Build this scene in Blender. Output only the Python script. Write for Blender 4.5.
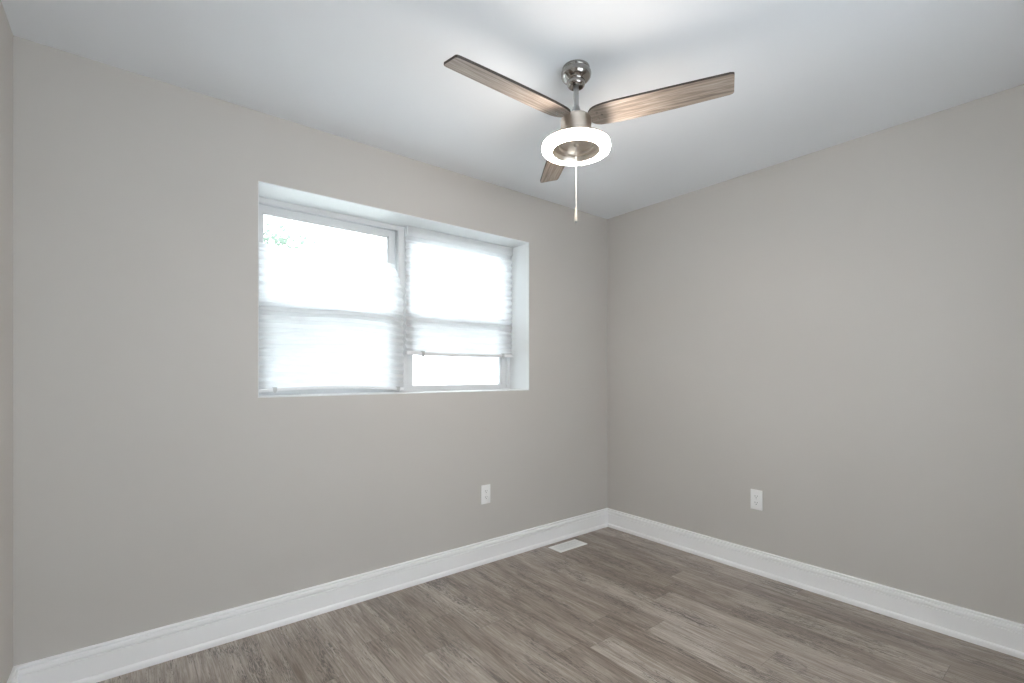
import bpy, bmesh, math, random
from mathutils import Vector, Matrix

for o in list(bpy.data.objects):
    bpy.data.objects.remove(o)
S = bpy.context.scene
C = S.collection
PI = math.pi

# ------------------------------------------------------------------ camera
H = 2.44                       # ceiling height
CAM = (-2.9693, -2.4929, 1.2055)
cd = bpy.data.cameras.new('camera')
cam = bpy.data.objects.new('camera', cd)
C.objects.link(cam)
cam.location = CAM
cam.rotation_euler = (PI/2, 0, -0.6752)
cd.sensor_width = 36.0
cd.lens = 476.99/1024*36.0
cd.shift_y = (374.2-341.5)/1024
cd.clip_start = 0.02
S.camera = cam

# ------------------------------------------------------------------ world
SKY = 2.3
wd = bpy.data.worlds.new('overcast_sky')
S.world = wd
wd.use_nodes = True
nt = wd.node_tree
nt.nodes.clear()
wo = nt.nodes.new('ShaderNodeOutputWorld')
bg = nt.nodes.new('ShaderNodeBackground')
bg.inputs['Color'].default_value = (0.85, 0.925, 1.0, 1)
bg.inputs['Strength'].default_value = SKY
nt.links.new(bg.outputs[0], wo.inputs[0])
RING = 21.0                     # the fan's ring lamp (emission of its tube)

# ------------------------------------------------------------------ exposure
S.view_settings.view_transform = 'Standard'
S.view_settings.look = 'None'
S.view_settings.exposure = 2.27
S.view_settings.gamma = 1.0
S.view_settings.use_curve_mapping = False
S.cycles.use_denoising = True
S.cycles.denoising_prefilter = 'ACCURATE'
S.cycles.max_bounces = 16
S.cycles.diffuse_bounces = 10
S.cycles.glossy_bounces = 6
S.cycles.transmission_bounces = 8
S.cycles.transparent_max_bounces = 16
S.cycles.sample_clamp_indirect = 6.0

# ------------------------------------------------------------------ materials
def mat(name):
    m = bpy.data.materials.new(name)
    m.use_nodes = True
    t = m.node_tree
    t.nodes.clear()
    out = t.nodes.new('ShaderNodeOutputMaterial')
    return m, t, out

def N(t, kind, **kw):
    n = t.nodes.new(kind)
    for k, v in kw.items():
        if k in n.inputs.keys():
            n.inputs[k].default_value = v
        else:
            setattr(n, k, v)
    return n

def paint(name, col, rough=0.6, metal=0.0, bump=0.0, bscale=300.0, var=0.0, spec=0.5):
    m, t, out = mat(name)
    p = N(t, 'ShaderNodeBsdfPrincipled')
    p.inputs['Base Color'].default_value = (*col, 1)
    p.inputs['Roughness'].default_value = rough
    p.inputs['Metallic'].default_value = metal
    p.inputs['Specular IOR Level'].default_value = spec
    tc = N(t, 'ShaderNodeTexCoord')
    if var:
        nz = N(t, 'ShaderNodeTexNoise', Scale=1.7, Detail=3.0)
        t.links.new(tc.outputs['Object'], nz.inputs['Vector'])
        rp = N(t, 'ShaderNodeValToRGB')
        rp.color_ramp.elements[0].position = 0.3
        rp.color_ramp.elements[1].position = 0.7
        rp.color_ramp.elements[0].color = (*[c*(1-var) for c in col], 1)
        rp.color_ramp.elements[1].color = (*[min(1, c*(1+var)) for c in col], 1)
        t.links.new(nz.outputs['Fac'], rp.inputs[0])
        t.links.new(rp.outputs[0], p.inputs['Base Color'])
    if bump:
        nb = N(t, 'ShaderNodeTexNoise', Scale=bscale, Detail=2.0)
        t.links.new(tc.outputs['Object'], nb.inputs['Vector'])
        b = N(t, 'ShaderNodeBump', Strength=bump, Distance=0.001)
        t.links.new(nb.outputs['Fac'], b.inputs['Height'])
        t.links.new(b.outputs[0], p.inputs['Normal'])
    t.links.new(p.outputs[0], out.inputs[0])
    return m

M = {}
M['wall'] = paint('wall_paint_greige', (0.562, 0.536, 0.508), 0.55, bump=0.10, bscale=220, var=0.012, spec=0.35)
M['ceil'] = paint('ceiling_paint', (0.825, 0.85, 0.885), 0.8, bump=0.08, bscale=200, var=0.008, spec=0.2)
M['trim'] = paint('trim_paint_white', (0.91, 0.91, 0.915), 0.35, bump=0.02, bscale=60, var=0.006)
M['lining'] = paint('window_lining_white', (0.75, 0.765, 0.77), 0.5, bump=0.03, bscale=150, var=0.006)
M['vinyl'] = paint('vinyl_white', (0.68, 0.69, 0.70), 0.35, var=0.005)
M['plastic'] = paint('white_plastic', (0.89, 0.89, 0.885), 0.35, var=0.004)
M['slot'] = paint('dark_slot', (0.16, 0.16, 0.16), 0.6, var=0.05)
M['register'] = paint('register_enamel', (0.90, 0.90, 0.89), 0.35, var=0.01)
M['nickel'] = paint('brushed_nickel', (0.56, 0.535, 0.51), 0.22, metal=1.0, bump=0.05, bscale=500, var=0.03)
M['warm_nickel'] = paint('satin_warm_nickel', (0.72, 0.655, 0.59), 0.36, metal=1.0, bump=0.03, bscale=500, var=0.03)
M['polished'] = paint('polished_nickel', (0.38, 0.36, 0.34), 0.10, metal=1.0, var=0.03)
M['rod'] = paint('satin_nickel_rod', (0.42, 0.42, 0.42), 0.38, metal=1.0, var=0.03)
M['blade_edge'] = paint('dark_blade_edge', (0.045, 0.035, 0.03), 0.5, var=0.15)
M['fob'] = paint('pale_pull_fob', (0.52, 0.47, 0.41), 0.4, var=0.01)
M['cord'] = paint('white_bead_chain', (0.85, 0.84, 0.82), 0.4, var=0.01)
M['rail'] = paint('shade_rail_white', (0.80, 0.80, 0.81), 0.5, var=0.01)
M['clip'] = paint('clip_plastic', (0.55, 0.55, 0.55), 0.4, var=0.02)
M['bark'] = paint('tree_bark', (0.16, 0.12, 0.09), 0.9, bump=0.6, bscale=30, var=0.2)
M['ground'] = paint('pale_paving_outside', (0.46, 0.46, 0.44), 0.9, bump=0.2, bscale=20, var=0.05)


def leaf_mat():
    m, t, out = mat('leaf_green')
    oi = N(t, 'ShaderNodeTexCoord')
    nz = N(t, 'ShaderNodeTexNoise', Scale=3.0)
    t.links.new(oi.outputs['Object'], nz.inputs['Vector'])
    rp = N(t, 'ShaderNodeValToRGB')
    rp.color_ramp.elements[0].color = (0.115, 0.150, 0.118, 1)
    rp.color_ramp.elements[1].color = (0.165, 0.205, 0.168, 1)
    t.links.new(nz.outputs['Fac'], rp.inputs[0])
    d = N(t, 'ShaderNodeBsdfDiffuse')
    tr = N(t, 'ShaderNodeBsdfTranslucent')
    mx = N(t, 'ShaderNodeMixShader', Fac=0.40)
    t.links.new(rp.outputs[0], d.inputs[0])
    t.links.new(rp.outputs[0], tr.inputs[0])
    t.links.new(d.outputs[0], mx.inputs[1])
    t.links.new(tr.outputs[0], mx.inputs[2])
    t.links.new(mx.outputs[0], out.inputs[0])
    return m
M['leaf'] = leaf_mat()


def glass_mat():
    m, t, out = mat('window_glass')
    tb = N(t, 'ShaderNodeBsdfTransparent')
    tb.inputs[0].default_value = (0.95, 0.97, 0.96, 1)
    gl = N(t, 'ShaderNodeBsdfGlossy', Roughness=0.02)
    fr = N(t, 'ShaderNodeFresnel', IOR=1.35)
    mx = N(t, 'ShaderNodeMixShader')
    t.links.new(fr.outputs[0], mx.inputs[0])
    t.links.new(tb.outputs[0], mx.inputs[1])
    t.links.new(gl.outputs[0], mx.inputs[2])
    t.links.new(mx.outputs[0], out.inputs[0])
    return m
M['glass'] = glass_mat()


def screen_mat():
    m, t, out = mat('insect_mesh')
    tb = N(t, 'ShaderNodeBsdfTransparent')
    d = N(t, 'ShaderNodeBsdfDiffuse')
    d.inputs[0].default_value = (0.10, 0.10, 0.10, 1)
    mx = N(t, 'ShaderNodeMixShader', Fac=0.34)
    t.links.new(tb.outputs[0], mx.inputs[1])
    t.links.new(d.outputs[0], mx.inputs[2])
    t.links.new(mx.outputs[0], out.inputs[0])
    return m
M['screen'] = screen_mat()


def fabric_mat():
    m, t, out = mat('shade_fabric_white')
    tc = N(t, 'ShaderNodeTexCoord')
    mp = N(t, 'ShaderNodeMapping')
    mp.inputs['Scale'].default_value = (30, 30, 260)
    nz = N(t, 'ShaderNodeTexNoise', Scale=1.0, Detail=3.0)
    t.links.new(tc.outputs['Object'], mp.inputs[0])
    t.links.new(mp.outputs[0], nz.inputs['Vector'])
    rp = N(t, 'ShaderNodeValToRGB')
    rp.color_ramp.elements[0].color = (0.86, 0.87, 0.88, 1)
    rp.color_ramp.elements[1].color = (0.95, 0.95, 0.95, 1)
    t.links.new(nz.outputs['Fac'], rp.inputs[0])
    d = N(t, 'ShaderNodeBsdfDiffuse')
    tr = N(t, 'ShaderNodeBsdfTranslucent')
    tp = N(t, 'ShaderNodeBsdfTransparent')
    m1 = N(t, 'ShaderNodeMixShader', Fac=0.56)
    m2 = N(t, 'ShaderNodeMixShader', Fac=0.05)
    t.links.new(rp.outputs[0], d.inputs[0])
    t.links.new(rp.outputs[0], tr.inputs[0])
    t.links.new(d.outputs[0], m1.inputs[1])
    t.links.new(tr.outputs[0], m1.inputs[2])
    t.links.new(m1.outputs[0], m2.inputs[1])
    t.links.new(tp.outputs[0], m2.inputs[2])
    t.links.new(m2.outputs[0], out.inputs[0])
    return m
M['fabric'] = fabric_mat()


def frosted_mat():  # translucent pane of the added back window, spreads fill light
    m, t, out = mat('fill_window_frosted_glass')
    tr = N(t, 'ShaderNodeBsdfTranslucent')
    tr.inputs[0].default_value = (0.93, 0.95, 0.95, 1)
    d = N(t, 'ShaderNodeBsdfDiffuse')
    d.inputs[0].default_value = (0.85, 0.87, 0.87, 1)
    mx = N(t, 'ShaderNodeMixShader', Fac=0.84)
    t.links.new(d.outputs[0], mx.inputs[1])
    t.links.new(tr.outputs[0], mx.inputs[2])
    t.links.new(mx.outputs[0], out.inputs[0])
    return m
M['frosted'] = frosted_mat()


def lamp_mat():
    m, t, out = mat('ring_lamp_glow')
    e = N(t, 'ShaderNodeEmission', Strength=RING)
    e.inputs[0].default_value = (1.0, 0.90, 0.80, 1)
    t.links.new(e.outputs[0], out.inputs[0])
    return m
M['lamp'] = lamp_mat()


def blade_mat():
    m, t, out = mat('blade_weathered_oak')
    tc = N(t, 'ShaderNodeTexCoord')
    mp = N(t, 'ShaderNodeMapping')
    mp.inputs['Scale'].default_value = (5, 110, 30)
    nz = N(t, 'ShaderNodeTexNoise', Scale=1.0, Detail=6.0, Roughness=0.65, Distortion=0.6)
    t.links.new(tc.outputs['Object'], mp.inputs[0])
    t.links.new(mp.outputs[0], nz.inputs['Vector'])
    rp = N(t, 'ShaderNodeValToRGB')
    e = rp.color_ramp.elements
    e[0].position, e[0].color = 0.32, (0.13, 0.100, 0.082, 1)
    e[1].position, e[1].color = 0.68, (0.47, 0.405, 0.355, 1)
    x = e.new(0.5)
    x.color = (0.30, 0.245, 0.205, 1)
    t.links.new(nz.outputs['Fac'], rp.inputs[0])
    p = N(t, 'ShaderNodeBsdfPrincipled', Roughness=0.42)
    t.links.new(rp.outputs[0], p.inputs['Base Color'])
    t.links.new(p.outputs[0], out.inputs[0])
    return m
M['blade'] = blade_mat()


def floor_mat():
    m, t, out = mat('grey_oak_vinyl_planks')
    L = t.links
    tc = N(t, 'ShaderNodeTexCoord')
    sp = N(t, 'ShaderNodeSeparateXYZ')
    L.new(tc.outputs['Object'], sp.inputs[0])
    def mth(op, a, b=None, c=None):
        n = N(t, 'ShaderNodeMath', operation=op)
        for i, v in enumerate((a, b, c)):
            if v is None:
                continue
            if isinstance(v, (int, float)):
                n.inputs[i].default_value = v
            else:
                L.new(v, n.inputs[i])
        return n.outputs[0]
    PW, PL = 0.1525, 1.22
    u = mth('DIVIDE', mth('ADD', sp.outputs['X'], 1.6915+20*PW), PW)
    row = mth('FLOOR', u)
    fu = mth('FRACT', u)
    wn = N(t, 'ShaderNodeTexWhiteNoise', noise_dimensions='1D')
    L.new(row, wn.inputs['W'])
    v = mth('ADD', mth('DIVIDE', mth('ADD', sp.outputs['Y'], 0.627+10*PL), PL), mth('MULTIPLY', wn.outputs['Value'], 1.0))
    vi = mth('FLOOR', v)
    fv = mth('FRACT', v)
    cb = N(t, 'ShaderNodeCombineXYZ')
    L.new(row, cb.inputs[0]); L.new(vi, cb.inputs[1])
    wp = N(t, 'ShaderNodeTexWhiteNoise', noise_dimensions='2D')
    L.new(cb.outputs[0], wp.inputs['Vector'])
    rnd = wp.outputs['Value']
    # grain coordinates, shifted per plank
    cg = N(t, 'ShaderNodeCombineXYZ')
    L.new(mth('ADD', sp.outputs['X'], mth('MULTIPLY', rnd, 37.0)), cg.inputs[0])
    L.new(mth('ADD', sp.outputs['Y'], mth('MULTIPLY', rnd, 91.0)), cg.inputs[1])
    def grain(sx, sy, detail, rough, dist):
        mp = N(t, 'ShaderNodeMapping')
        mp.inputs['Scale'].default_value = (sx, sy, 1)
        L.new(cg.outputs[0], mp.inputs[0])
        n = N(t, 'ShaderNodeTexNoise', Scale=1.0, Detail=detail, Roughness=rough, Distortion=dist)
        L.new(mp.outputs[0], n.inputs['Vector'])
        return n.outputs['Fac']
    g1 = grain(120, 6.0, 5, 0.7, 0.6)      # fine grain
    g2 = grain(11, 1.6, 4, 0.55, 1.2)      # broad figure
    g3 = grain(105, 10.0, 4, 0.62, 3.0)      # pores and cracks
    g4 = grain(9, 2.2, 2, 0.5, 0.8)        # where the cracks gather
    rp = N(t, 'ShaderNodeValToRGB')
    e = rp.color_ramp.elements
    e[0].position, e[0].color = 0.37, (0.140, 0.102, 0.076, 1)
    e[1].position, e[1].color = 0.63, (0.49, 0.44, 0.392, 1)
    x = e.new(0.5); x.color = (0.295, 0.244, 0.203, 1)
    tone = mth('ADD', mth('MULTIPLY', g1, 0.55), mth('ADD', mth('MULTIPLY', g2, 0.34), mth('MULTIPLY', rnd, 0.11)))
    L.new(tone, rp.inputs[0])
    # short dark cracks, gathered in places along each plank
    ck = N(t, 'ShaderNodeMapRange')
    ck.inputs['From Min'].default_value = 0.45
    ck.inputs['From Max'].default_value = 0.425
    L.new(mth('ADD', mth('MULTIPLY', g3, 0.62), mth('MULTIPLY', g4, 0.38)), ck.inputs['Value'])
    mx = N(t, 'ShaderNodeMix', data_type='RGBA')
    L.new(mth('MULTIPLY', ck.outputs[0], 0.85), mx.inputs['Factor'])
    L.new(rp.outputs[0], mx.inputs[6])
    mx.inputs[7].default_value = (0.075, 0.058, 0.048, 1)
    # seams
    eu = mth('MULTIPLY', mth('MINIMUM', fu, mth('SUBTRACT', 1.0, fu)), PW)
    ev = mth('MULTIPLY', mth('MINIMUM', fv, mth('SUBTRACT', 1.0, fv)), PL)
    seam = mth('LESS_THAN', mth('MINIMUM', eu, ev), 0.0011)
    ms = N(t, 'ShaderNodeMix', data_type='RGBA')
    L.new(mth('MULTIPLY', seam, 0.55), ms.inputs['Factor'])
    L.new(mx.outputs[2], ms.inputs[6])
    ms.inputs[7].default_value = (0.07, 0.055, 0.045, 1)
    p = N(t, 'ShaderNodeBsdfPrincipled')
    p.inputs['Roughness'].default_value = 0.46
    p.inputs['Specular IOR Level'].default_value = 0.9
    p.inputs['Coat Weight'].default_value = 0.35
    p.inputs['Coat Roughness'].default_value = 0.42
    p.inputs['Coat IOR'].default_value = 1.6
    L.new(ms.outputs[2], p.inputs['Base Color'])
    b = N(t, 'ShaderNodeBump', Strength=0.25, Distance=0.001)
    L.new(mth('SUBTRACT', g1, mth('MULTIPLY', ck.outputs[0], 0.6)), b.inputs['Height'])
    L.new(b.outputs[0], p.inputs['Normal'])
    L.new(p.outputs[0], out.inputs[0])
    return m
M['floor'] = floor_mat()

# ------------------------------------------------------------------ mesh helpers
def obj(name, bm, m, parent=None, smooth=None, loc=None):
    """link a bmesh as ONE mesh object; m may be a list of materials"""
    bmesh.ops.recalc_face_normals(bm, faces=bm.faces)
    me = bpy.data.meshes.new(name)
    bm.to_mesh(me)
    bm.free()
    for k in (m if isinstance(m, list) else [m]):
        me.materials.append(M[k])
    if smooth is not None:
        me.shade_smooth()
        me.set_sharp_from_angle(angle=math.radians(smooth))
    o = bpy.data.objects.new(name, me)
    C.objects.link(o)
    if parent:
        o.parent = parent
    if loc:
        o.location = loc
    return o

def add_box(bm, x0, x1, y0, y1, z0, z1, bev=0.0):
    t = bmesh.new()
    bmesh.ops.create_cube(t, size=1.0)
    for v in t.verts:
        v.co = Vector((x0 if v.co.x < 0 else x1, y0 if v.co.y < 0 else y1, z0 if v.co.z < 0 else z1))
    if bev:
        bmesh.ops.bevel(t, geom=list(t.edges), offset=bev, segments=2, profile=0.5, affect='EDGES')
    merge(bm, t)

def merge(bm, t, mtx=None):
    if mtx is not None:
        t.transform(mtx)
    me = bpy.data.meshes.new('tmp')
    t.to_mesh(me)
    bm.from_mesh(me)
    bpy.data.meshes.remove(me)
    t.free()

def add_lathe(bm, prof, seg=48, c=(0, 0), close=False):
    rings = []
    for r, z in prof:
        if r < 1e-6:
            rings.append([bm.verts.new((c[0], c[1], z))])
        else:
            rings.append([bm.verts.new((c[0]+r*math.cos(2*PI*k/seg), c[1]+r*math.sin(2*PI*k/seg), z)) for k in range(seg)])
    pairs = list(zip(rings[:-1], rings[1:]))
    if close:
        pairs.append((rings[-1], rings[0]))
    for a, b in pairs:
        for k in range(seg):
            k2 = (k+1) % seg
            if len(a) == 1 and len(b) == 1:
                continue
            if len(a) == 1:
                bm.faces.new((a[0], b[k], b[k2]))
            elif len(b) == 1:
                bm.faces.new((a[k], b[0], a[k2]))
            else:
                bm.faces.new((a[k], b[k], b[k2], a[k2]))

def add_prism(bm, poly, axis, a0, a1):
    """extrude a closed 2-D outline; axis 'x': poly=(y,z); 'y': poly=(x,z); 'z': poly=(x,y)"""
    def P(p, a):
        return {'x': (a, p[0], p[1]), 'y': (p[0], a, p[1]), 'z': (p[0], p[1], a)}[axis]
    A = [bm.verts.new(P(p, a0)) for p in poly]
    B = [bm.verts.new(P(p, a1)) for p in poly]
    n = len(poly)
    bm.faces.new(A)
    bm.faces.new(list(reversed(B)))
    for i in range(n):
        bm.faces.new((A[i], A[(i+1) % n], B[(i+1) % n], B[i]))

def add_ring(bm, x0, x1, z0, z1, wl, wr, wb, wt, y0, y1):
    """a rectangular frame in the XZ plane with its own width on each side"""
    O = [(x0, z0), (x1, z0), (x1, z1), (x0, z1)]
    I = [(x0+wl, z0+wb), (x1-wr, z0+wb), (x1-wr, z1-wt), (x0+wl, z1-wt)]
    vs = {}
    for nme, pts in (('O', O), ('I', I)):
        for y in (y0, y1):
            vs[nme, y] = [bm.verts.new((p[0], y, p[1])) for p in pts]
    for i in range(4):
        j = (i+1) % 4
        bm.faces.new((vs['O', y0][i], vs['O', y0][j], vs['I', y0][j], vs['I', y0][i]))
        bm.faces.new((vs['O', y1][i], vs['I', y1][i], vs['I', y1][j], vs['O', y1][j]))
        bm.faces.new((vs['O', y0][i], vs['O', y1][i], vs['O', y1][j], vs['O', y0][j]))
        bm.faces.new((vs['I', y0][i], vs['I', y0][j], vs['I', y1][j], vs['I', y1][i]))

def add_tube(bm, pts, r, seg=10):
    pts = [Vector(p) for p in pts]
    rings = []
    for i, p in enumerate(pts):
        d = (pts[min(i+1, len(pts)-1)]-pts[max(i-1, 0)]).normalized()
        a = d.orthogonal().normalized()
        b = d.cross(a)
        rr = r[i] if isinstance(r, (list, tuple)) else r
        rings.append([bm.verts.new(p+rr*(math.cos(2*PI*k/seg)*a+math.sin(2*PI*k/seg)*b)) for k in range(seg)])
    for A, B in zip(rings[:-1], rings[1:]):
        # match the nearest start to avoid twists
        for k in range(seg):
            bm.faces.new((A[k], A[(k+1) % seg], B[(k+1) % seg], B[k]))
    bm.faces.new(rings[0])
    bm.faces.new(list(reversed(rings[-1])))

def struct(o):
    o['kind'] = 'structure'
    return o

def thing(name, label, cat, loc=(0, 0, 0), rz=0.0, group=None):
    o = bpy.data.objects.new(name, None)
    C.objects.link(o)
    o.empty_display_size = 0.1
    o.location = loc
    o.rotation_euler = (0, 0, rz)
    tag(o, label, cat, group)
    return o

def tag(o, label, cat, group=None):
    o['label'] = label
    o['category'] = cat
    if group:
        o['group'] = group

# ------------------------------------------------------------------ the room shell
XL, YB = -3.3017, -2.86        # left wall plane, back wall plane
T = 0.12
WX0, WX1, WZ0, WZ1 = -2.4963, -0.8265, 1.0985, 2.110   # clear opening of the window recess
REV = 0.21                     # depth of the recess
WALL_T = 0.34                  # thick outside wall

b = bmesh.new(); add_box(b, XL-T, T, YB-T, WALL_T, -0.10, 0.0)
struct(obj('floor', b, 'floor'))
b = bmesh.new(); add_box(b, XL-T, T, YB-T, WALL_T, H, H+0.10)
struct(obj('ceiling', b, 'ceil'))
# the window wall with its opening
hx0, hx1, hz0, hz1 = WX0-0.004, WX1+0.004, WZ0-0.004, WZ1+0.004
b = bmesh.new()
add_ring(b, XL-T, T, 0.0, H, hx0-(XL-T), T-hx1, hz0, H-hz1, 0.0, WALL_T)
struct(obj('wall_far', b, 'wall'))
b = bmesh.new(); add_box(b, 0.0, T, YB-T, 0.0, 0.0, H)
struct(obj('wall_right', b, 'wall'))
b = bmesh.new(); add_box(b, XL-T, XL, YB-T, 0.0, 0.0, H)
struct(obj('wall_left', b, 'wall'))
BX0, BX1, BZ0, BZ1 = -2.76, -1.30, 0.70, 2.10    # opening for the added fill window, unseen behind the camera
b = bmesh.new()
add_ring(b, XL, 0.0, 0.0, H, BX0-XL, -BX1, BZ0, H-BZ1, YB-T, YB)
struct(obj('wall_back', b, 'wall'))

# painted lining of the window recess (a slim corner bead stands proud of the wall)
b = bmesh.new()
add_ring(b, hx0, hx1, hz0, hz1, 0.004, 0.004, 0.004, 0.004, -0.0015, REV+0.002)
struct(obj('trim_1', b, 'lining'))

# baseboards: board with a moulded cap, and a shoe in front of it
HB = 0.1408
CAP = [(0, 0), (0.0135, 0), (0.0135, 0.1000), (0.0120, 0.1020), (0.0075, 0.1025), (0.0075, 0.1075), (0.0155, 0.1085), (0.0165, 0.1120),
       (0.0160, 0.1190), (0.0145, 0.1245), (0.0130, 0.1260), (0.0050, 0.1265), (0.0050, 0.1310), (0.0105, 0.1318), (0.0112, 0.1355),
       (0.0098, 0.1388), (0.0065, HB), (0, HB)]
SHOE = [(0.0135, 0), (0.0235, 0), (0.0235, 0.012), (0.0225, 0.018), (0.0200, 0.0225), (0.0165, 0.0250), (0.0135, 0.0260)]

def run(name, prof, side, m='trim'):
    """mitred run of a moulding along one wall (the ends are cut at 45 degrees)"""
    bm = bmesh.new()
    ends = []
    for e in (0, 1):
        vs = []
        for d, z in prof:
            if side == 'far':
                p = ((XL+d) if e == 0 else -d, -d, z)
            elif side == 'right':
                p = (-d, (YB+d) if e == 0 else -d, z)
            elif side == 'left':
                p = (XL+d, (YB+d) if e == 0 else -d, z)
            else:
                p = ((XL+d) if e == 0 else -d, YB+d, z)
            vs.append(bm.verts.new(p))
        ends.append(vs)
    n = len(prof)
    for i in range(n):
        j = (i+1) % n
        bm.faces.new((ends[0][i], ends[0][j], ends[1][j], ends[1][i]))
    bm.faces.new(ends[0]); bm.faces.new(list(reversed(ends[1])))
    return struct(obj(name, bm, m))

for k, sd in enumerate(('far', 'right', 'left', 'back')):
    run('baseboard_'+sd, CAP, sd)
    run('trim_%d' % (k+2), SHOE, sd)

# ------------------------------------------------------------------ the two window units
MID = 0.5*(WX0+WX1)

def window(name, x0, x1, wl, wr):
    """a vinyl single-hung unit: frame, upper sash (outside), lower sash (inside), panes, half insect screen"""
    root = bpy.data.objects.new(name, None)
    C.objects.link(root)
    root.location = (0.5*(x0+x1), REV, WZ0)
    root['kind'] = 'structure'
    inv = Vector(root.location)
    def part(nm, bm, m, par=None, smooth=None):
        bmesh.ops.translate(bm, vec=-inv, verts=bm.verts)
        return obj(nm, bm, m, par or root, smooth)
    z0, z1 = WZ0-0.024, WZ1+0.012
    b = bmesh.new()
    add_ring(b, x0, x1, z0, z1, wl, wr, 0.034, 0.034, REV, REV+0.105)
    # a thin stop standing in front of the upper sash track
    add_ring(b, x0+wl-0.001, x1-wr+0.001, z0+0.033, z1-0.033, 0.006, 0.006, 0.004, 0.006, REV+0.004, REV+0.011)
    add_ring(b, x0+wl-0.001, x1-wr+0.001, z0+0.033, z1-0.033, 0.007, 0.007, 0.004, 0.009, REV+0.092, REV+0.104)
    part('window_frame', b, 'vinyl')
    ix0, ix1, iz0, iz1 = x0+wl, x1-wr, z0+0.034, z1-0.034
    zm = 1.556
    # upper sash
    ya, yb = REV+0.050, REV+0.082
    b = bmesh.new()
    add_ring(b, ix0, ix1, zm-0.020, iz1, 0.044, 0.044, 0.040, 0.038, ya, yb)
    add_ring(b, ix0+0.043, ix1-0.043, zm+0.019, iz1-0.037, 0.008, 0.008, 0.006, 0.008, ya+0.008, yb-0.006)
    up = part('upper_sash', b, 'vinyl')
    b = bmesh.new(); add_box(b, ix0+0.045, ix1-0.045, ya+0.014, ya+0.018, zm+0.021, iz1-0.039)
    part('glass_pane', b, 'glass', up)
    # lower sash
    ya, yb = REV+0.013, REV+0.045
    b = bmesh.new()
    add_ring(b, ix0, ix1, iz0, zm+0.028, 0.044, 0.044, 0.022, 0.044, ya, yb)
    add_ring(b, ix0+0.043, ix1-0.043, iz0+0.021, zm-0.015, 0.007, 0.007, 0.005, 0.007, ya+0.007, yb-0.006)
    lo = part('lower_sash', b, 'vinyl')
    b = bmesh.new(); add_box(b, ix0+0.045, ix1-0.045, ya+0.013, ya+0.017, iz0+0.023, zm-0.017)
    part('glass_pane', b, 'glass', lo)
    # cam lock on the meeting rail
    b = bmesh.new()
    xc = 0.5*(ix0+ix1)
    add_box(b, xc-0.028, xc+0.028, yb-0.028, yb-0.004, zm+0.028, zm+0.034, 0.002)
    add_lathe(b, [(0.0, zm+0.046), (0.009, zm+0.046), (0.011, zm+0.043), (0.011, zm+0.034), (0.0, zm+0.034)], 20, (xc, yb-0.016))
    add_box(b, xc-0.004, xc+0.034, yb-0.021, yb-0.011, zm+0.036, zm+0.043, 0.002)
    part('sash_lock', b, 'vinyl', lo)
    # half insect screen in front of the lower sash, outside
    b = bmesh.new()
    add_ring(b, ix0+0.002, ix1-0.002, iz0+0.002, zm+0.012, 0.014, 0.014, 0.014, 0.014, REV+0.084, REV+0.091)
    sc = part('screen_frame', b, 'vinyl')
    b = bmesh.new(); add_box(b, ix0+0.015, ix1-0.015, REV+0.0870, REV+0.0875, iz0+0.015, zm-0.001)
    part('insect_screen', b, 'screen', sc)
    return root

window('window_1', WX0-0.012, MID, 0.034, 0.026)
window('window_2', MID, WX1+0.012, 0.026, 0.034)

# made-up frosted window behind the camera, added to even out the room light
fill_win = bpy.data.objects.new('added_fill_window', None)
C.objects.link(fill_win)
fill_win['kind'] = 'structure'
b = bmesh.new()
add_ring(b, BX0, BX1, BZ0, BZ1, 0.05, 0.05, 0.05, 0.05, YB-0.09, YB-0.01)
add_ring(b, BX0+0.049, BX1-0.049, BZ0+0.049, BZ1-0.049, 0.03, 0.03, 0.03, 0.03, YB-0.075, YB-0.035)
add_box(b, 0.5*(BX0+BX1)-0.02, 0.5*(BX0+BX1)+0.02, YB-0.075, YB-0.035, BZ0+0.06, BZ1-0.06)
obj('window_frame', b, 'vinyl', fill_win)
b = bmesh.new()
b.faces.new([b.verts.new((x, YB-0.055, z)) for x, z in ((BX0+0.06, BZ0+0.06), (BX1-0.06, BZ0+0.06), (BX1-0.06, BZ1-0.06), (BX0+0.06, BZ1-0.06))])
obj('glass_pane', b, 'frosted', fill_win)
b = bmesh.new(); add_box(b, BX0-0.06, BX1+0.06, YB-0.01, YB+0.045, BZ0-0.03, BZ0, 0.004)
add_ring(b, BX0-0.06, BX1+0.06, BZ0, BZ1+0.06, 0.06, 0.06, 0.0, 0.06, YB, YB+0.018)
obj('fill_window_casing', b, 'trim', fill_win)

# ------------------------------------------------------------------ pleated paper shades
random.seed(4)
YS = 0.184                       # plane of the shades inside the recess

def fabric(x0, x1, ztop, zbot, pitch, amp, xr=None, ztopf=None, zbotf=None, yoff=None, cols=40):
    bm = bmesh.new()
    n = max(2, int(round((ztop-zbot)/pitch)))
    grid = []
    for i in range(n+1):
        f = i/n
        rowj = random.uniform(-1, 1)
        row = []
        for j in range(cols+1):
            g = j/cols
            zt = ztopf(g) if ztopf else ztop
            zb = zbotf(g) if zbotf else zbot
            z = zt+(zb-zt)*f
            xe = xr(z) if xr else x1
            x = x0+(xe-x0)*g
            y = YS+amp*(1 if i % 2 else -1)*(1+0.12*rowj*math.sin(3*g+i))
            if yoff:
                y += yoff(g, z)
            z += 0.0015*math.sin(7*g+1.7*i)*(1 if 0 < i < n else 0)
            row.append(bm.verts.new((x, y, z)))
        grid.append(row)
    for i in range(n):
        for j in range(cols):
            bm.faces.new((grid[i][j], grid[i][j+1], grid[i+1][j+1], grid[i+1][j]))
    bmesh.ops.solidify(bm, geom=bm.faces[:], thickness=0.0004)
    return bm

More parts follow.
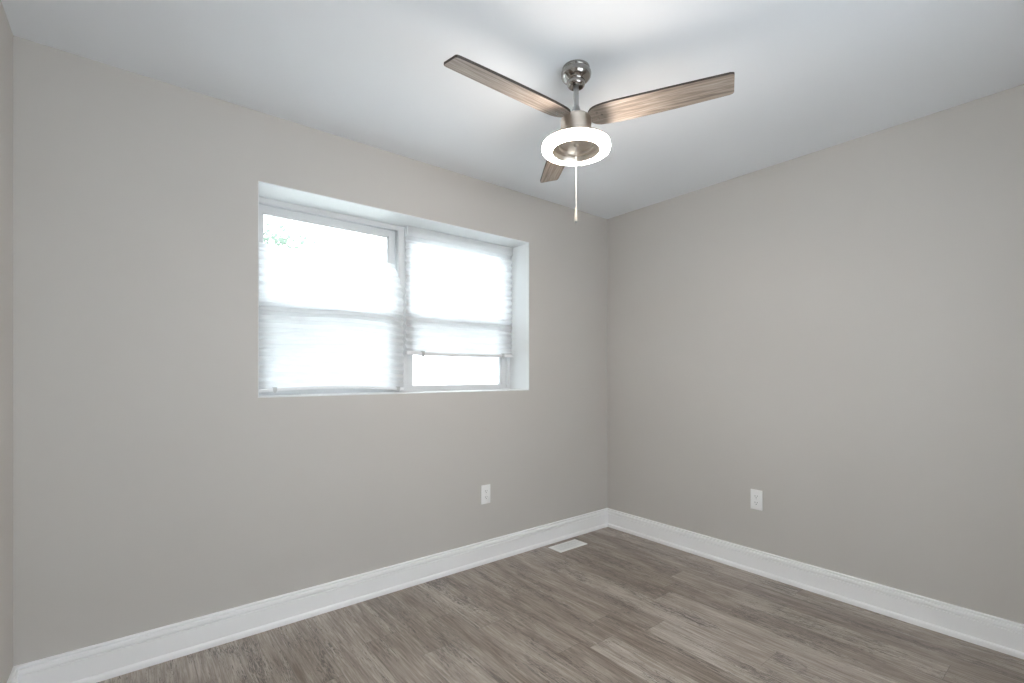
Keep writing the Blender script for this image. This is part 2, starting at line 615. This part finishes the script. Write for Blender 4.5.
def bowed_rail(x0, x1, zf, h, d, cols=30):
    """a slim rail whose height follows zf(g)"""
    bm = bmesh.new()
    prof = [(-d/2, 0.15*h), (-d/2+0.003, 0), (d/2-0.003, 0), (d/2, 0.15*h), (d/2, 0.85*h), (d/2-0.003, h), (-d/2+0.003, h), (-d/2, 0.85*h)]
    rings = []
    for j in range(cols+1):
        g = j/cols
        rings.append([bm.verts.new((x0+(x1-x0)*g, YS+p[0], zf(g)+p[1])) for p in prof])
    for A, B in zip(rings[:-1], rings[1:]):
        for k in range(len(prof)):
            k2 = (k+1) % len(prof)
            bm.faces.new((A[k], A[k2], B[k2], B[k]))
    bm.faces.new(rings[0]); bm.faces.new(list(reversed(rings[-1])))
    return bm

def clip_bm(x, zt, zb):
    """a small sprung clip gripping the rail, tapering to a point below it"""
    bm = bmesh.new()
    y0, y1 = YS-0.017, YS-0.0125
    add_prism(bm, [(x-0.009, zt), (x+0.009, zt), (x+0.009, zt-0.55*(zt-zb)), (x+0.003, zb), (x-0.003, zb), (x-0.009, zt-0.55*(zt-zb))], 'y', y0, y1)
    add_box(bm, x-0.008, x+0.008, y0, YS+0.0155, zt-0.004, zt, 0.0008)
    add_box(bm, x-0.008, x+0.008, YS+0.0125, YS+0.0165, zb+0.010, zt, 0.0008)
    return bm

def make_shade(label, x0, x1):
    t = thing('pleated_shade', label, 'window shade', (0.5*(x0+x1), YS, WZ0), 0, 'white pleated shades in the window recess')
    off = -Vector(t.location)
    def part(nm, bm, m, par=None, smooth=None):
        bmesh.ops.translate(bm, vec=off, verts=bm.verts)
        return obj(nm, bm, m, par or t, smooth)
    return t, part

# right-hand shade: hangs from the top of the recess, ends above the sill
sx0, sx1 = MID+0.006, WX1-0.003
t, part = make_shade('white pleated shade on the right, hanging from the recess top, clear pane below it', sx0, sx1)
b = bmesh.new(); add_box(b, sx0, sx1, YS-0.017, YS+0.017, WZ1-0.062, WZ1-0.0005, 0.003)
add_box(b, sx0-0.0005, sx1+0.0005, YS-0.0185, YS+0.0185, WZ1-0.034, WZ1-0.030, 0.001)
part('head_rail', b, 'fabric')
sag = lambda g: 1.326-0.005*math.sin(PI*g)
b = fabric(sx0, sx1, WZ1-0.060, 1.344, 0.0215, 0.0105, zbotf=lambda g: sag(g)+0.018)
part('pleated_fabric', b, 'fabric')
rl = part('bottom_rail', bowed_rail(sx0, sx1, sag, 0.021, 0.024), 'rail')
for g in (0.135, 0.895):
    x = sx0+(sx1-sx0)*g
    part('rail_clip', clip_bm(x, sag(g)+0.026, sag(g)-0.014), 'clip', rl)

# left-hand shade: slumped down on the sill, its top edge open to the sky
lx0, lx1 = WX0+0.004, MID-0.012
t, part = make_shade('white pleated shade on the left, slumped to the sill with sky above its top edge', lx0, lx1)
sagl = lambda g: 1.1085+0.017*math.sin(PI*min(1.0, g*1.05))**0.8 if 0 < g < 0.95 else 1.1085
def top_l(g):
    return 1.872+0.010*math.exp(-((g-0.62)/0.16)**2)-0.006*math.exp(-((g-0.25)/0.2)**2)-0.014*max(0, g-0.86)/0.14
def xr_l(z):
    f = max(0.0, min(1.0, (z-1.66)/(1.877-1.66)))
    return lx1-0.078*f**1.8+0.006*math.sin(z*120)*f
def yo_l(g, z):
    f = max(0.0, (z-1.74)/0.137)
    return -0.020*f*max(0, g-0.75)/0.25+0.006*f*math.sin(9*g)
b = fabric(lx0, lx1, 1.872, 1.128, 0.0215, 0.0105, xr=xr_l, ztopf=top_l, zbotf=lambda g: sagl(g)+0.014, yoff=yo_l)
part('pleated_fabric', b, 'fabric')
rl = part('bottom_rail', bowed_rail(lx0, lx1, sagl, 0.016, 0.024), 'rail')
for g in (0.125, 0.955):
    x = lx0+(lx1-lx0)*g
    part('rail_clip', clip_bm(x, sagl(g)+0.022, sagl(g)-0.006), 'clip', rl)

# ------------------------------------------------------------------ ceiling fan with ring lamp
FX, FY = -1.565, -1.1526
fan = thing('ceiling_fan', 'three-blade ceiling fan with nickel body and glowing ring lamp', 'ceiling fan', (FX, FY, H))
def fz(z):
    return z-H
def lathe_obj(name, prof, m, par, seg=56, ang=35):
    bm = bmesh.new()
    add_lathe(bm, [(r, fz(z)) for r, z in prof], seg)
    return obj(name, bm, m, par, ang)

cn = lathe_obj('canopy', [(0, 2.4399), (0.054, 2.4399), (0.055, 2.438), (0.055, 2.430), (0.0540, 2.4285), (0.0565, 2.4265), (0.0600, 2.420),
                     (0.0608, 2.412), (0.0588, 2.403), (0.053, 2.395), (0.045, 2.3890), (0.0375, 2.3865), (0.0362, 2.3845), (0.0368, 2.382),
                     (0.0362, 2.373), (0.033, 2.366), (0.028, 2.363), (0.020, 2.366), (0.0, 2.368)], 'polished', fan)
for a in (0.75, 0.75+PI):
    b = bmesh.new()
    d = Vector((math.cos(a), math.sin(a), 0))
    add_tube(b, [d*0.0545+Vector((0, 0, fz(2.434))), d*0.0580+Vector((0, 0, fz(2.434)))], 0.0032, 12)
    obj('canopy_screw', b, 'polished', cn, 40)
lathe_obj('downrod', [(0, 2.372), (0.0108, 2.372), (0.0108, 2.25), (0, 2.25)], 'rod', fan, 32)
lathe_obj('rod_coupling', [(0, 2.2840), (0.0130, 2.2840), (0.0142, 2.2820), (0.0150, 2.2760), (0.0215, 2.2560), (0.026, 2.2460), (0.027, 2.2400), (0, 2.2400)], 'rod', fan, 32)
lathe_obj('motor_housing', [(0, 2.2440), (0.044, 2.2440), (0.053, 2.2415), (0.0595, 2.2360), (0.0615, 2.2290), (0.0615, 2.1760), (0.0630, 2.1700),
                            (0.0630, 2.1580), (0.058, 2.1520), (0, 2.1520)], 'warm_nickel', fan)
kit = lathe_obj('light_kit', [(0, 2.1560), (0.060, 2.1560), (0.070, 2.1510), (0.100, 2.1420), (0.128, 2.1370), (0.1338, 2.1355), (0.1338, 2.1300),
                        (0.0985, 2.1300), (0.0975, 2.1040), (0.0965, 2.1025), (0.0955, 2.1040), (0.0925, 2.1280), (0.074, 2.1300), (0.0715, 2.1275),
                        (0.0700, 2.1225), (0.0685, 2.1215), (0.0670, 2.1230), (0.0655, 2.1330), (0.045, 2.1310), (0.020, 2.1295), (0.010, 2.1290),
                        (0.0085, 2.1240), (0.005, 2.1215), (0, 2.1215)], 'warm_nickel', fan)
# the glowing lens: flat underside and rounded outer wall; its inner wall is the metal kit
b = bmesh.new()
lens = [(0.0990, 2.1298), (0.0990, 2.1045), (0.1010, 2.1030), (0.1280, 2.1030)]
lens += [(0.1272+0.0090*math.sin(q), 2.1120-0.0090*math.cos(q)) for q in (PI*k/16 for k in range(1, 9))]
lens += [(0.1362, 2.1230), (0.1355, 2.1270), (0.1320, 2.1298)]
add_lathe(b, [(r, fz(z)) for r, z in lens], 72, close=True)
o = obj('ring_lamp', b, 'lamp', fan, 60)
o['label'] = 'glowing white ring lamp'

# blades: local x runs outwards, pitched about x
def blade_bm():
    bm = bmesh.new()
    r_in, r_out, th = 0.056, 0.579, 0.009
    xs = [r_in, 0.064, 0.076, 0.093, 0.12, 0.16, 0.22, 0.30, 0.38, 0.46, 0.53, 0.565, 0.575, r_out]
    up = [0.026, 0.036, 0.045, 0.0515, 0.0555, 0.0580, 0.0590, 0.0585, 0.0568, 0.0540, 0.0510, 0.0492, 0.0465, 0.041]
    dn = [-0.026, -0.035, -0.043, -0.0485, -0.0520, -0.0535, -0.0530, -0.0520, -0.0510, -0.0497, -0.0485, -0.0478, -0.0452, -0.041]
    poly = list(zip(xs, up))+list(zip(reversed(xs), reversed(dn)))
    add_prism(bm, poly, 'z', -th/2, th/2)
    for f in bm.faces:
        f.material_index = 0 if len(f.verts) > 4 else 1
    return bm

def iron_bm():
    bm = bmesh.new()
    xs = [0.050, 0.066, 0.082, 0.098, 0.108, 0.112]
    w = [0.016, 0.019, 0.024, 0.026, 0.022, 0.014]
    poly = list(zip(xs, w))+list(zip(reversed(xs), [-v for v in reversed(w)]))
    add_prism(bm, poly, 'z', 0.0047, 0.0077)
    return bm

def screw_bm(x, y):
    bm = bmesh.new()
    add_lathe(bm, [(0, -0.0073), (0.0022, -0.0071), (0.0040, -0.0061), (0.0044, -0.0047), (0.0044, -0.0040), (0, -0.0040)], 14, (x, y))
    return bm

for k, (ang, lift) in enumerate(((177.8, 1.5), (-62.2, 0.9), (57.8, -1.2))):
    mt = Matrix.Translation((0, 0, fz(2.2315))) @ Matrix.Rotation(math.radians(ang), 4, 'Z') @ Matrix.Rotation(math.radians(-lift), 4, 'Y') @ Matrix.Rotation(math.radians(-12.6), 4, 'X')
    if k == 0:
        bl = obj('fan_blade', blade_bm(), ['blade', 'blade_edge'], fan)
        kids = [obj('blade_iron', iron_bm(), 'nickel', bl)]
        for sx, sy in ((0.088, 0.016), (0.088, -0.016), (0.104, 0.0)):
            kids.append(obj('blade_screw', screw_bm(sx, sy), 'polished', bl, 40))
        first = bl, kids
    else:
        bl = first[0].copy(); C.objects.link(bl); bl.parent = fan
        for q in first[1]:
            c = q.copy(); C.objects.link(c); c.parent = bl
    bl.matrix_local = mt

# pull chain with its fob
b = bmesh.new()
z = 2.121
add_tube(b, [(0, 0, fz(2.123)), (0, 0, fz(1.87))], 0.0010, 8)
while z > 1.874:
    s = bmesh.new()
    bmesh.ops.create_icosphere(s, subdivisions=1, radius=0.0016)
    merge(b, s, Matrix.Translation((0, 0, fz(z))))
    z -= 0.0042
ch = obj('pull_chain', b, 'cord', fan, 60)
b = bmesh.new()
add_lathe(b, [(0, fz(1.878)), (0.0024, fz(1.878)), (0.0034, fz(1.872)), (0.0046, fz(1.860)), (0.0064, fz(1.844)), (0.0070, fz(1.834)), (0.0066, fz(1.826)), (0.0056, fz(1.823)), (0, fz(1.822))], 24)
fb = obj('pull_fob', b, 'fob', ch, 50)
b = bmesh.new()
add_lathe(b, [(0, fz(1.8222)), (0.0050, fz(1.8222)), (0.0052, fz(1.8170)), (0.0040, fz(1.8162)), (0, fz(1.8162))], 20)
obj('fob_tip', b, 'slot', ch, 50)

# ------------------------------------------------------------------ wall outlets
def outlet(label, loc, rz):
    """duplex receptacle; local x along the wall, local -y into the room"""
    t = thing('wall_outlet', label, 'outlet', loc, rz, 'white wall outlets')
    b = bmesh.new()
    add_box(b, -0.035, 0.035, -0.0055, 0.0, -0.0605, 0.0605, 0.0022)
    pl = obj('cover_plate', b, 'plastic', t, 40)
    for s in (1, -1):
        zc = s*0.0195
        b = bmesh.new()
        poly = []
        for k in range(28):
            a = 2*PI*k/28
            poly.append((0.0172*math.cos(a), zc+max(-0.0143, min(0.0143, 0.0172*math.sin(a)))))
        add_prism(b, poly, 'y', -0.0070, -0.0040)
        rc = obj('receptacle', b, 'plastic', t)
        b = bmesh.new()
        add_box(b, -0.0078, -0.0052, -0.0074, -0.0066, zc-0.001, zc+0.008)
        add_box(b, 0.0052, 0.0078, -0.0074, -0.0066, zc, zc+0.0075)
        add_prism(b, [(0.0028*math.cos(a), zc-0.0075+0.0028*math.sin(a)) for a in [2*PI*k/14 for k in range(14)]], 'y', -0.0074, -0.0066)
        obj('socket_slots', b, 'slot', rc)
    b = bmesh.new()
    s = bmesh.new()
    add_lathe(s, [(0, 0.0072), (0.0020, 0.0070), (0.0032, 0.0062), (0.0034, 0.0050), (0, 0.0050)], 16)
    merge(b, s, Matrix.Rotation(PI/2, 4, 'X'))
    obj('plate_screw', b, 'rail', t, 40)
    return t

outlet('white outlet plate on the window wall below the right shade', (-1.190, 0.0, 0.4365), 0)
outlet('white outlet plate on the plain right-hand wall', (0.0, -1.161, 0.444), -PI/2)

# ------------------------------------------------------------------ floor register
vx0, vx1, vy0, vy1 = -0.7010, -0.4340, -0.1845, -0.0620
reg = thing('floor_register', 'white louvred floor register beside the baseboard near the corner', 'floor vent', (0.5*(vx0+vx1), 0.5*(vy0+vy1), 0.0))
hw, hd = 0.5*(vx1-vx0), 0.5*(vy1-vy0)
b = bmesh.new()
fr = [(0.0, 0.0), (0.0, 0.0018), (0.006, 0.0048), (0.016, 0.0048), (0.0175, 0.0030), (0.0175, 0.0)]
cor = [(-1, -1), (1, -1), (1, 1), (-1, 1)]
rings = [[b.verts.new((sx*(hw-d), sy*(hd-d), z)) for sx, sy in cor] for d, z in fr]
for A, B in zip(rings, rings[1:]+rings[:1]):
    for k in range(4):
        k2 = (k+1) % 4
        b.faces.new((A[k], A[k2], B[k2], B[k]))
obj('register_frame', b, 'register', reg)
b = bmesh.new()
nl = 26
iw, idp = hw-0.017, hd-0.017
for k in range(nl):
    x = -iw+2*iw*(k+0.5)/nl
    add_prism(b, [(x-0.0030, 0.0036), (x-0.0024, 0.0042), (x+0.0034, 0.0018), (x+0.0028, 0.0012)], 'y', -idp, idp)
for y in (-idp/3, idp/3):
    add_box(b, -iw, iw, y-0.002, y+0.002, 0.0010, 0.0040)
obj('register_louvres', b, 'register', reg)
b = bmesh.new(); add_box(b, -iw, iw, -idp, idp, 0.0002, 0.0008)
obj('damper_plate', b, 'rail', reg)

# ------------------------------------------------------------------ outside: pale ground and a tree beyond the window
b = bmesh.new(); add_box(b, -40, 40, -40, 60, -0.9, -0.6)
struct(obj('ground', b, 'ground'))
random.seed(11)
tx, ty = -1.3, 9.6
tree = thing('leafy_tree', 'leafy green treetop outside, seen above the slumped left shade', 'tree', (tx, ty, -0.6))
b = bmesh.new()
add_tube(b, [(0, 0, 0), (0.05, 0.02, 1.4), (-0.03, 0.05, 2.6), (0.02, 0, 4.6)], [0.20, 0.16, 0.13, 0.04], 12)
for k in range(9):
    a = 2*PI*k/9+random.uniform(-.3, .3)
    z0 = random.uniform(2.0, 3.6)
    L = random.uniform(1.0, 1.7)
    add_tube(b, [(0, 0, z0), (L*0.5*math.cos(a), L*0.5*math.sin(a), z0+0.5), (L*math.cos(a), L*math.sin(a), z0+1.0)], [0.06, 0.04, 0.012], 7)
obj('trunk', b, 'bark', tree, 50)
b = bmesh.new()
for k in range(5200):
    d = Vector((random.gauss(0, 1), random.gauss(0, 1), random.gauss(0, 1))).normalized()
    r = random.uniform(0.35, 1.0)**0.5
    lump = 1+0.16*math.sin(5*d.x+1)*math.cos(4*d.z)+0.10*math.sin(9*d.y+3*d.x)
    p = Vector((d.x*1.95*r*lump, d.y*1.95*r*lump, 3.55+d.z*1.75*r*lump))
    s = random.uniform(0.05, 0.10)
    q = Vector((random.gauss(0, 1), random.gauss(0, 1), random.gauss(0, 1))).normalized()
    w = q.orthogonal().normalized()
    h = q.cross(w)
    vs = [b.verts.new(p+v) for v in (w*s, h*s*0.45+q*s*0.1, -w*s, -h*s*0.45+q*s*0.1)]
    b.faces.new(vs)
obj('foliage', b, 'leaf', tree)
